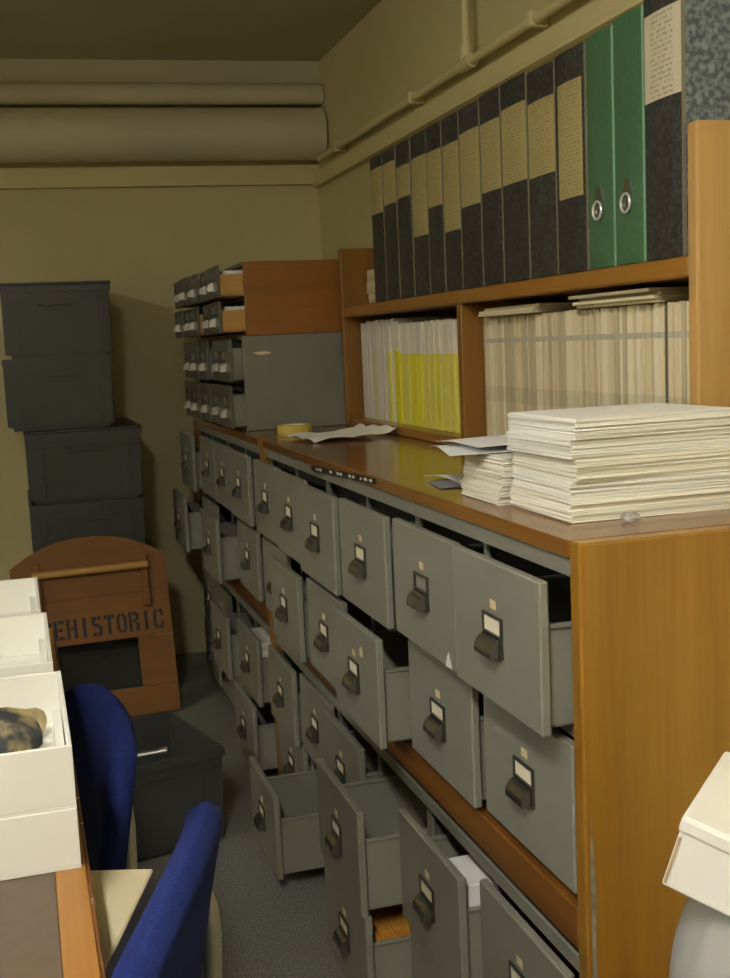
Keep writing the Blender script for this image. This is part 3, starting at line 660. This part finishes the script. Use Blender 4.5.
# ------------------------------------------------------------------ arched wooden panel with stencilled lettering
lean = math.atan(.235)
pn = thing('arched_panel', 'arched wooden panel stencilled PREHISTORIC leaning on the dark crates', 'wooden panel', (-.430, 2.716, 0.004))
pn.rotation_euler = (-lean, R(-.8), 0)
u0, u1 = -.266, .264
def arch(u): 
    k = (u / .265); return .640 - .088 * abs(k) ** 2.2
def plank(v0, v1, uu0=u0, uu1=u1, top=False):
    if not top: poly = [(uu0, v0), (uu1, v0), (uu1, v1), (uu0, v1)]
    else: poly = [(uu0, v0), (uu1, v0)] + [(uu1 + (uu0 - uu1) * k / 24, arch(uu1 + (uu0 - uu1) * k / 24)) for k in range(25)]
    return MB().prism(poly, 'y', 0, .018)
g = .0012
plank(.427 + g, 0, top=True).build('plank', PANEL, pn)
plank(.270, .427).build('plank', PANEL, pn)
plank(.098, .270 - g, uu1=-.137).build('plank', PANEL, pn); plank(.098, .270 - g, uu0=.142).build('plank', PANEL, pn)
plank(0, .098 - g).build('plank', PANEL, pn)
for ub in (-.180, .186):
    MB().box(ub - .013, ub + .013, -.020, -.0003, .375, .560, .003).build('bracket', PANEL, pn)
MB().cyl((-.195, -.026, .520), (.200, -.026, .520), .0135, 16).build('dowel', DOWEL, pn, smooth=True)
# stencil letters on a 5 x 7 unit grid, strokes as rectangles with bridges
GL = {'P': [(0, 0, 1.6, 7), (2, 5.6, 3.6, 7), (3.4, 3.4, 5, 6.6), (2, 3, 3.6, 4.2)],
      'R': [(0, 0, 1.6, 7), (2, 5.6, 3.6, 7), (3.4, 3.9, 5, 6.6), (2, 3.2, 3.8, 4.4), (3.4, 0, 5, 3.1)],
      'E': [(0, 0, 1.6, 7), (2, 5.7, 4.8, 7), (2, 3, 4.0, 4.2), (2, 0, 4.8, 1.3)],
      'H': [(0, 0, 1.6, 7), (2, 3, 3.0, 4.2), (3.4, 0, 5, 7)],
      'I': [(1.7, 0, 3.3, 7)],
      'S': [(0.5, 5.7, 2.4, 7), (2.8, 5.7, 4.6, 7), (0, 3.9, 1.6, 6.4), (1.2, 3.1, 3.8, 4.3), (3.4, .8, 5, 3.5), (0.4, 0, 2.2, 1.3), (2.6, 0, 4.6, 1.3)],
      'T': [(0, 5.6, 1.5, 7), (3.5, 5.6, 5, 7), (1.7, 0, 3.3, 7)],
      'O': [(0, .9, 1.6, 6.1), (3.4, .9, 5, 6.1), (.9, 5.8, 2.3, 7), (2.7, 5.8, 4.1, 7), (.9, 0, 2.3, 1.2), (2.7, 0, 4.1, 1.2)],
      'C': [(0, .9, 1.6, 6.1), (.9, 5.8, 2.4, 7), (2.8, 5.8, 4.6, 7), (3.6, 4.6, 5, 6.2), (.9, 0, 2.4, 1.2), (2.8, 0, 4.6, 1.2), (3.6, .8, 5, 2.4)]}
pitch = .0425; x = -.224
for ch in 'PREHISTORIC':
    m = MB(); s = .036 / 5; sv = .068 / 7
    for (a0, b0, a1, b1) in GL[ch]: m.box(x + a0 * s, x + a1 * s, -.0007, -.0001, .291 + b0 * sv, .291 + b1 * sv)
    m.build('letter', INK, pn); x += pitch

# ------------------------------------------------------------------ table at the left with specimen boxes
TZ = .75; TX = -.598; TY0, TY1 = -1.0, .98
tb = thing('work_table', 'table with brown top and worn wooden edge at the left', 'table', (-1.05, 0, 0))
MB().box(-1.50, TX - .034, TY0, TY1, .722, TZ, .001).world('table_top', TABLE, tb)
MB().box(TX - .034, TX - .004, TY0, TY1, .722, TZ + .0003, .001).world('edge_strip', LIP, tb)
MB().box(TX - .004, TX, TY0, TY1, .722, TZ - .001, .001).world('worn_edge', WORNLIP, tb)
for (x, y) in ((-1.46, TY0 + .05), (-1.46, TY1 - .05), (TX - .05, TY0 + .05), (TX - .05, TY1 - .05)):
    MB().box(x - .02, x + .02, y - .02, y + .02, 0, .722, .002).world('leg', LIP, tb)
MB().box(-1.46, -1.44, TY0 + .07, TY1 - .07, .655, .722).world('apron', LIP, tb)
def tray_box(label, x1, y0, y1, z0, h, group, w=.30):
    t = thing('card_tray', label, 'box', (x1 - w, y0, z0), 0, group); T = .005; l = y1 - y0
    MB().box(0, w, 0, l, 0, .003).build('base', WHITEBOX, t)
    for q in (0, l - T): MB().box(0, w, q, q + T, .003, h, .0008).build('end_wall', WHITEBOX, t)
    for q in (0, w - T): MB().box(q, q + T, T, l - T, .003, h, .0008).build('side_wall', WHITEBOX, t)
    MB().box(w - T - .010, w - T - .0015, T + .004, l * .55, .004, h - .008).build('inner_flap', WHITEBOX, t)
    return t
zz = TZ + .0006
for k, (y0, y1, x1) in enumerate(((-.098, .192, -.606), (.236, .536, -.612), (.552, .834, -.618))):
    where = ['nearest', 'middle', 'farthest'][k]
    tray_box('%s lower white card tray on the table, under another tray' % where, x1, y0, y1, zz, .0625, 'white card trays on the table')
    tray_box('%s upper white card tray on the table, %s' % (where, ['holding rough flint lumps', 'holding pale flakes', 'holding one pale flake']  [k]), x1 - (.002 * k), y0 + .001, y1 - .002, zz + .0628, .0645, 'white card trays on the table')
def rock(label, c, r, sc, m, seed, rough=.26):
    rr = random.Random(seed); b = bmesh.new(); bmesh.ops.create_icosphere(b, subdivisions=3, radius=1)
    dirs = [Vector((rr.uniform(-1, 1), rr.uniform(-1, 1), rr.uniform(-1, 1))).normalized() for _ in range(12)]; cut = [rr.uniform(.62, .9) for _ in dirs]
    for v in b.verts:
        for d, q in zip(dirs, cut):
            e = v.co.dot(d) - q
            if e > 0: v.co -= d * e
        v.co *= 1 + rr.uniform(-.03, .03)
        v.co = Vector((v.co.x * sc[0], v.co.y * sc[1], v.co.z * sc[2])) * r
    lo = min(v.co.z for v in b.verts); mb = MB(); mb.join(b, Matrix.Translation(Vector(c) - Vector((0, 0, lo))))
    return tag(mb.build('rock', m, smooth=True), label, 'rock', 'rock specimens')
zt = zz + .0628 + .0035
rock('dark and tan flint lump in the nearest white tray', (-.688, .040, zt), .056, (1.0, .85, .72), ROCK, 3)
rock('tan rock fragment behind the dark flint in the nearest tray', (-.665, .125, zt), .040, (1.0, .75, .55), ROCK2, 8)
rock('small tan rock piece at the front of the nearest tray', (-.735, .075, zt), .036, (1, .9, .8), ROCK2, 12)
for k, (x, y, s) in enumerate(((-.665, .30, .030), (-.690, .35, .026), (-.685, .61, .030))):
    rock(['thin pale flake at the front of the middle tray', 'pale flake farther back in the middle tray', 'thin pale flake in the farthest tray'][k], (x, y, zt), s, (1.3, .8, .22), FLAKE, 30 + k)

# ------------------------------------------------------------------ blue chairs
def chair(label, x, y, rz, top=.80):
    t = thing('office_chair', label, 'chair', (x, y, 0), rz, 'blue upholstered chairs')
    zl = top - .345
    def centre(s, q):                                # s across, q up, both -1..1; square mapped part way to a disc
        ds, dq = s * math.sqrt(1 - q * q / 2), q * math.sqrt(1 - s * s / 2); k = .72
        s2, q2 = s + (ds - s) * k, q + (dq - q) * k; v = (q2 + 1) / 2
        return Vector((-.228 - .055 * max(0, v) ** 1.4 + .022 * s2 * s2, s2 * .215 * (.90 + .10 * v), zl + .345 * v))
    mb = MB(); n = 24; b = mb.bm; G = {}
    for sd in (1, -1):
        for i in range(n + 1):
            for j in range(n + 1):
                s, q = 2 * i / n - 1, 2 * j / n - 1; e = 1 - max(abs(s), abs(q))
                th = .017 * math.sqrt(max(0, 1 - (1 - min(1, e / .16)) ** 2)) + .003
                c = centre(s, q); c.x += sd * th; G[sd, i, j] = b.verts.new(c)
        for i in range(n):
            for j in range(n): b.faces.new((G[sd, i, j], G[sd, i + 1, j], G[sd, i + 1, j + 1], G[sd, i, j + 1]))
    ringi = [(i, 0) for i in range(n)] + [(n, j) for j in range(n)] + [(i, n) for i in range(n, 0, -1)] + [(0, j) for j in range(n, 0, -1)]
    for a0, a1 in zip(ringi, ringi[1:] + ringi[:1]): b.faces.new((G[1, *a0], G[1, *a1], G[-1, *a1], G[-1, *a0]))
    o = mb.build('backrest', BLUE, t)
    for p_ in o.data.polygons: p_.use_smooth = True
    o = MB().box(-.205, .21, -.205, .205, .405, .448, .018, 3).build('seat', BLUE, t)
    for p_ in o.data.polygons: p_.use_smooth = True
    for s in (-1, 1):
        yy = .165 * s; z0 = zl
        pts = [(-.262, yy * .70, z0 + .235), (-.268, yy * .71, z0 + .215), (-.269, yy * .74, z0 + .185), (-.265, yy * .80, z0 + .13), (-.257, yy * .92, z0 + .06), (-.252, yy * 1.04, z0), (-.250, yy * 1.1, .40), (-.255, yy * 1.15, .25), (-.262, yy * 1.2, .004)]
        MB().tube(pts, .010, 10).build('rear_leg', TUBE, t, smooth=True)
        MB().tube([(-.250, yy * 1.1, .393), (0, yy * 1.1, .393), (.17, yy * 1.1, .393), (.20, yy * 1.12, .37), (.215, yy * 1.16, .20), (.225, yy * 1.2, .004)], .010, 10).build('front_leg', TUBE, t, smooth=True)
    MB().cyl((-.250, -.178, .40), (-.250, .178, .40), .008, 10).build('cross_bar', TUBE, t, smooth=True)
    return t
chair('blue upholstered chair nearest the camera, with a cream box on its seat', -.770, -.100, R(161), .805)
chair('blue upholstered chair farther along the table, beside the open crate', -.815, .410, R(190), .765)
# cream box on the near chair's seat
t = thing('cream_box', 'cream cardboard box standing on the seat of the near blue chair', 'box', (-.713, -.122, .4485), R(161 - 90))
w_, l_, h_ = .34, .27, .245
MB().box(-w_ / 2, w_ / 2, -l_ / 2, l_ / 2, 0, h_ - .002, .002).build('carton', CREAMBOX, t)
MB().box(-w_ / 2 - .002, w_ / 2 + .002, -l_ / 2 - .002, l_ / 2 + .002, h_ - .035, h_, .002).build('lid', CREAMBOX, t)

# ------------------------------------------------------------------ white carton slumped on a bag of packing at the right
ex = Vector((.72, .69, .01)).normalized(); ea = Vector((.64, -.70, -.30)); ea = (ea - ex * ea.dot(ex)).normalized(); en = ea.cross(ex); en = -en if en.z < 0 else en
P0 = Vector((-.0544, -.3170, .7995)); BH = .078
wb = thing('white_carton', 'white corrugated carton tilted on a plastic bag at the lower right', 'box', P0 - en * BH)
wb.rotation_euler = Matrix((ex, -ea, en)).transposed().to_euler()
MB().box(.002, .188, -.238, -.002, 0, BH - .004, .002).build('carton_body', WHITEBOX2, wb)
MB().box(0, .19, -.24, 0, BH - .018, BH, .004, 2).build('lid', WHITEBOX2, wb)
MB().box(.001, .0018, -.006, -.003, .004, BH - .022).build('raw_edge', CORR, wb)
MB().box(.085, .115, -.0005, .0004, BH - .012, BH - .004, .0002).build('slot', CORR, wb)
bc = P0 - en * BH + ex * .100 + ea * .110
bag = thing('plastic_bag', 'clear plastic bag of pale packing under the white carton', 'bag', (bc.x, bc.y, .40))
pl = en.dot(P0 - en * (BH + .0015))                          # underside plane of the carton
def blob(c, r, sc, seed, inset, wr):
    rr = random.Random(seed); b = bmesh.new(); bmesh.ops.create_icosphere(b, subdivisions=5, radius=1)
    ph = [rr.uniform(0, 6.28) for _ in range(6)]
    for v in b.verts:
        k = 1 + wr * (math.sin(9 * v.co.x + ph[0]) * math.sin(7 * v.co.z + ph[1]) + math.sin(13 * v.co.y + ph[2]) * math.sin(5 * v.co.z + ph[3]))
        v.co = Vector((v.co.x * sc[0], v.co.y * sc[1], v.co.z * sc[2])) * r * k + Vector(c)
        v.co.z = max(v.co.z, .4003 + inset)
        e = v.co.dot(en) - (pl - inset)
        if e > 0: v.co -= en * e
    return b
B0 = (bc.x, bc.y, .575)
m = MB(); m.join(blob(B0, .118, (1, 1, 1.6), 4, 0, .018), Matrix.Translation(-bag.location)); m.build('bag', CLEAR, bag, smooth=True)
m = MB(); m.join(blob(B0, .100, (1, 1, 1.55), 9, .010, .03), Matrix.Translation(-bag.location)); m.build('packing', SACK, bag, smooth=True)
st = thing('wooden_stool', 'low wooden stool carrying the plastic bag', 'stool', (bc.x, bc.y, 0), R(47))
MB().box(-.16, .16, -.16, .16, .365, .3998, .004).build('seat', OAK_L, st)
for sx in (-1, 1):
    for sy in (-1, 1): MB().box(sx * .13 - .016, sx * .13 + .016, sy * .13 - .016, sy * .13 + .016, 0, .365, .003).build('leg', OAK_L, st)
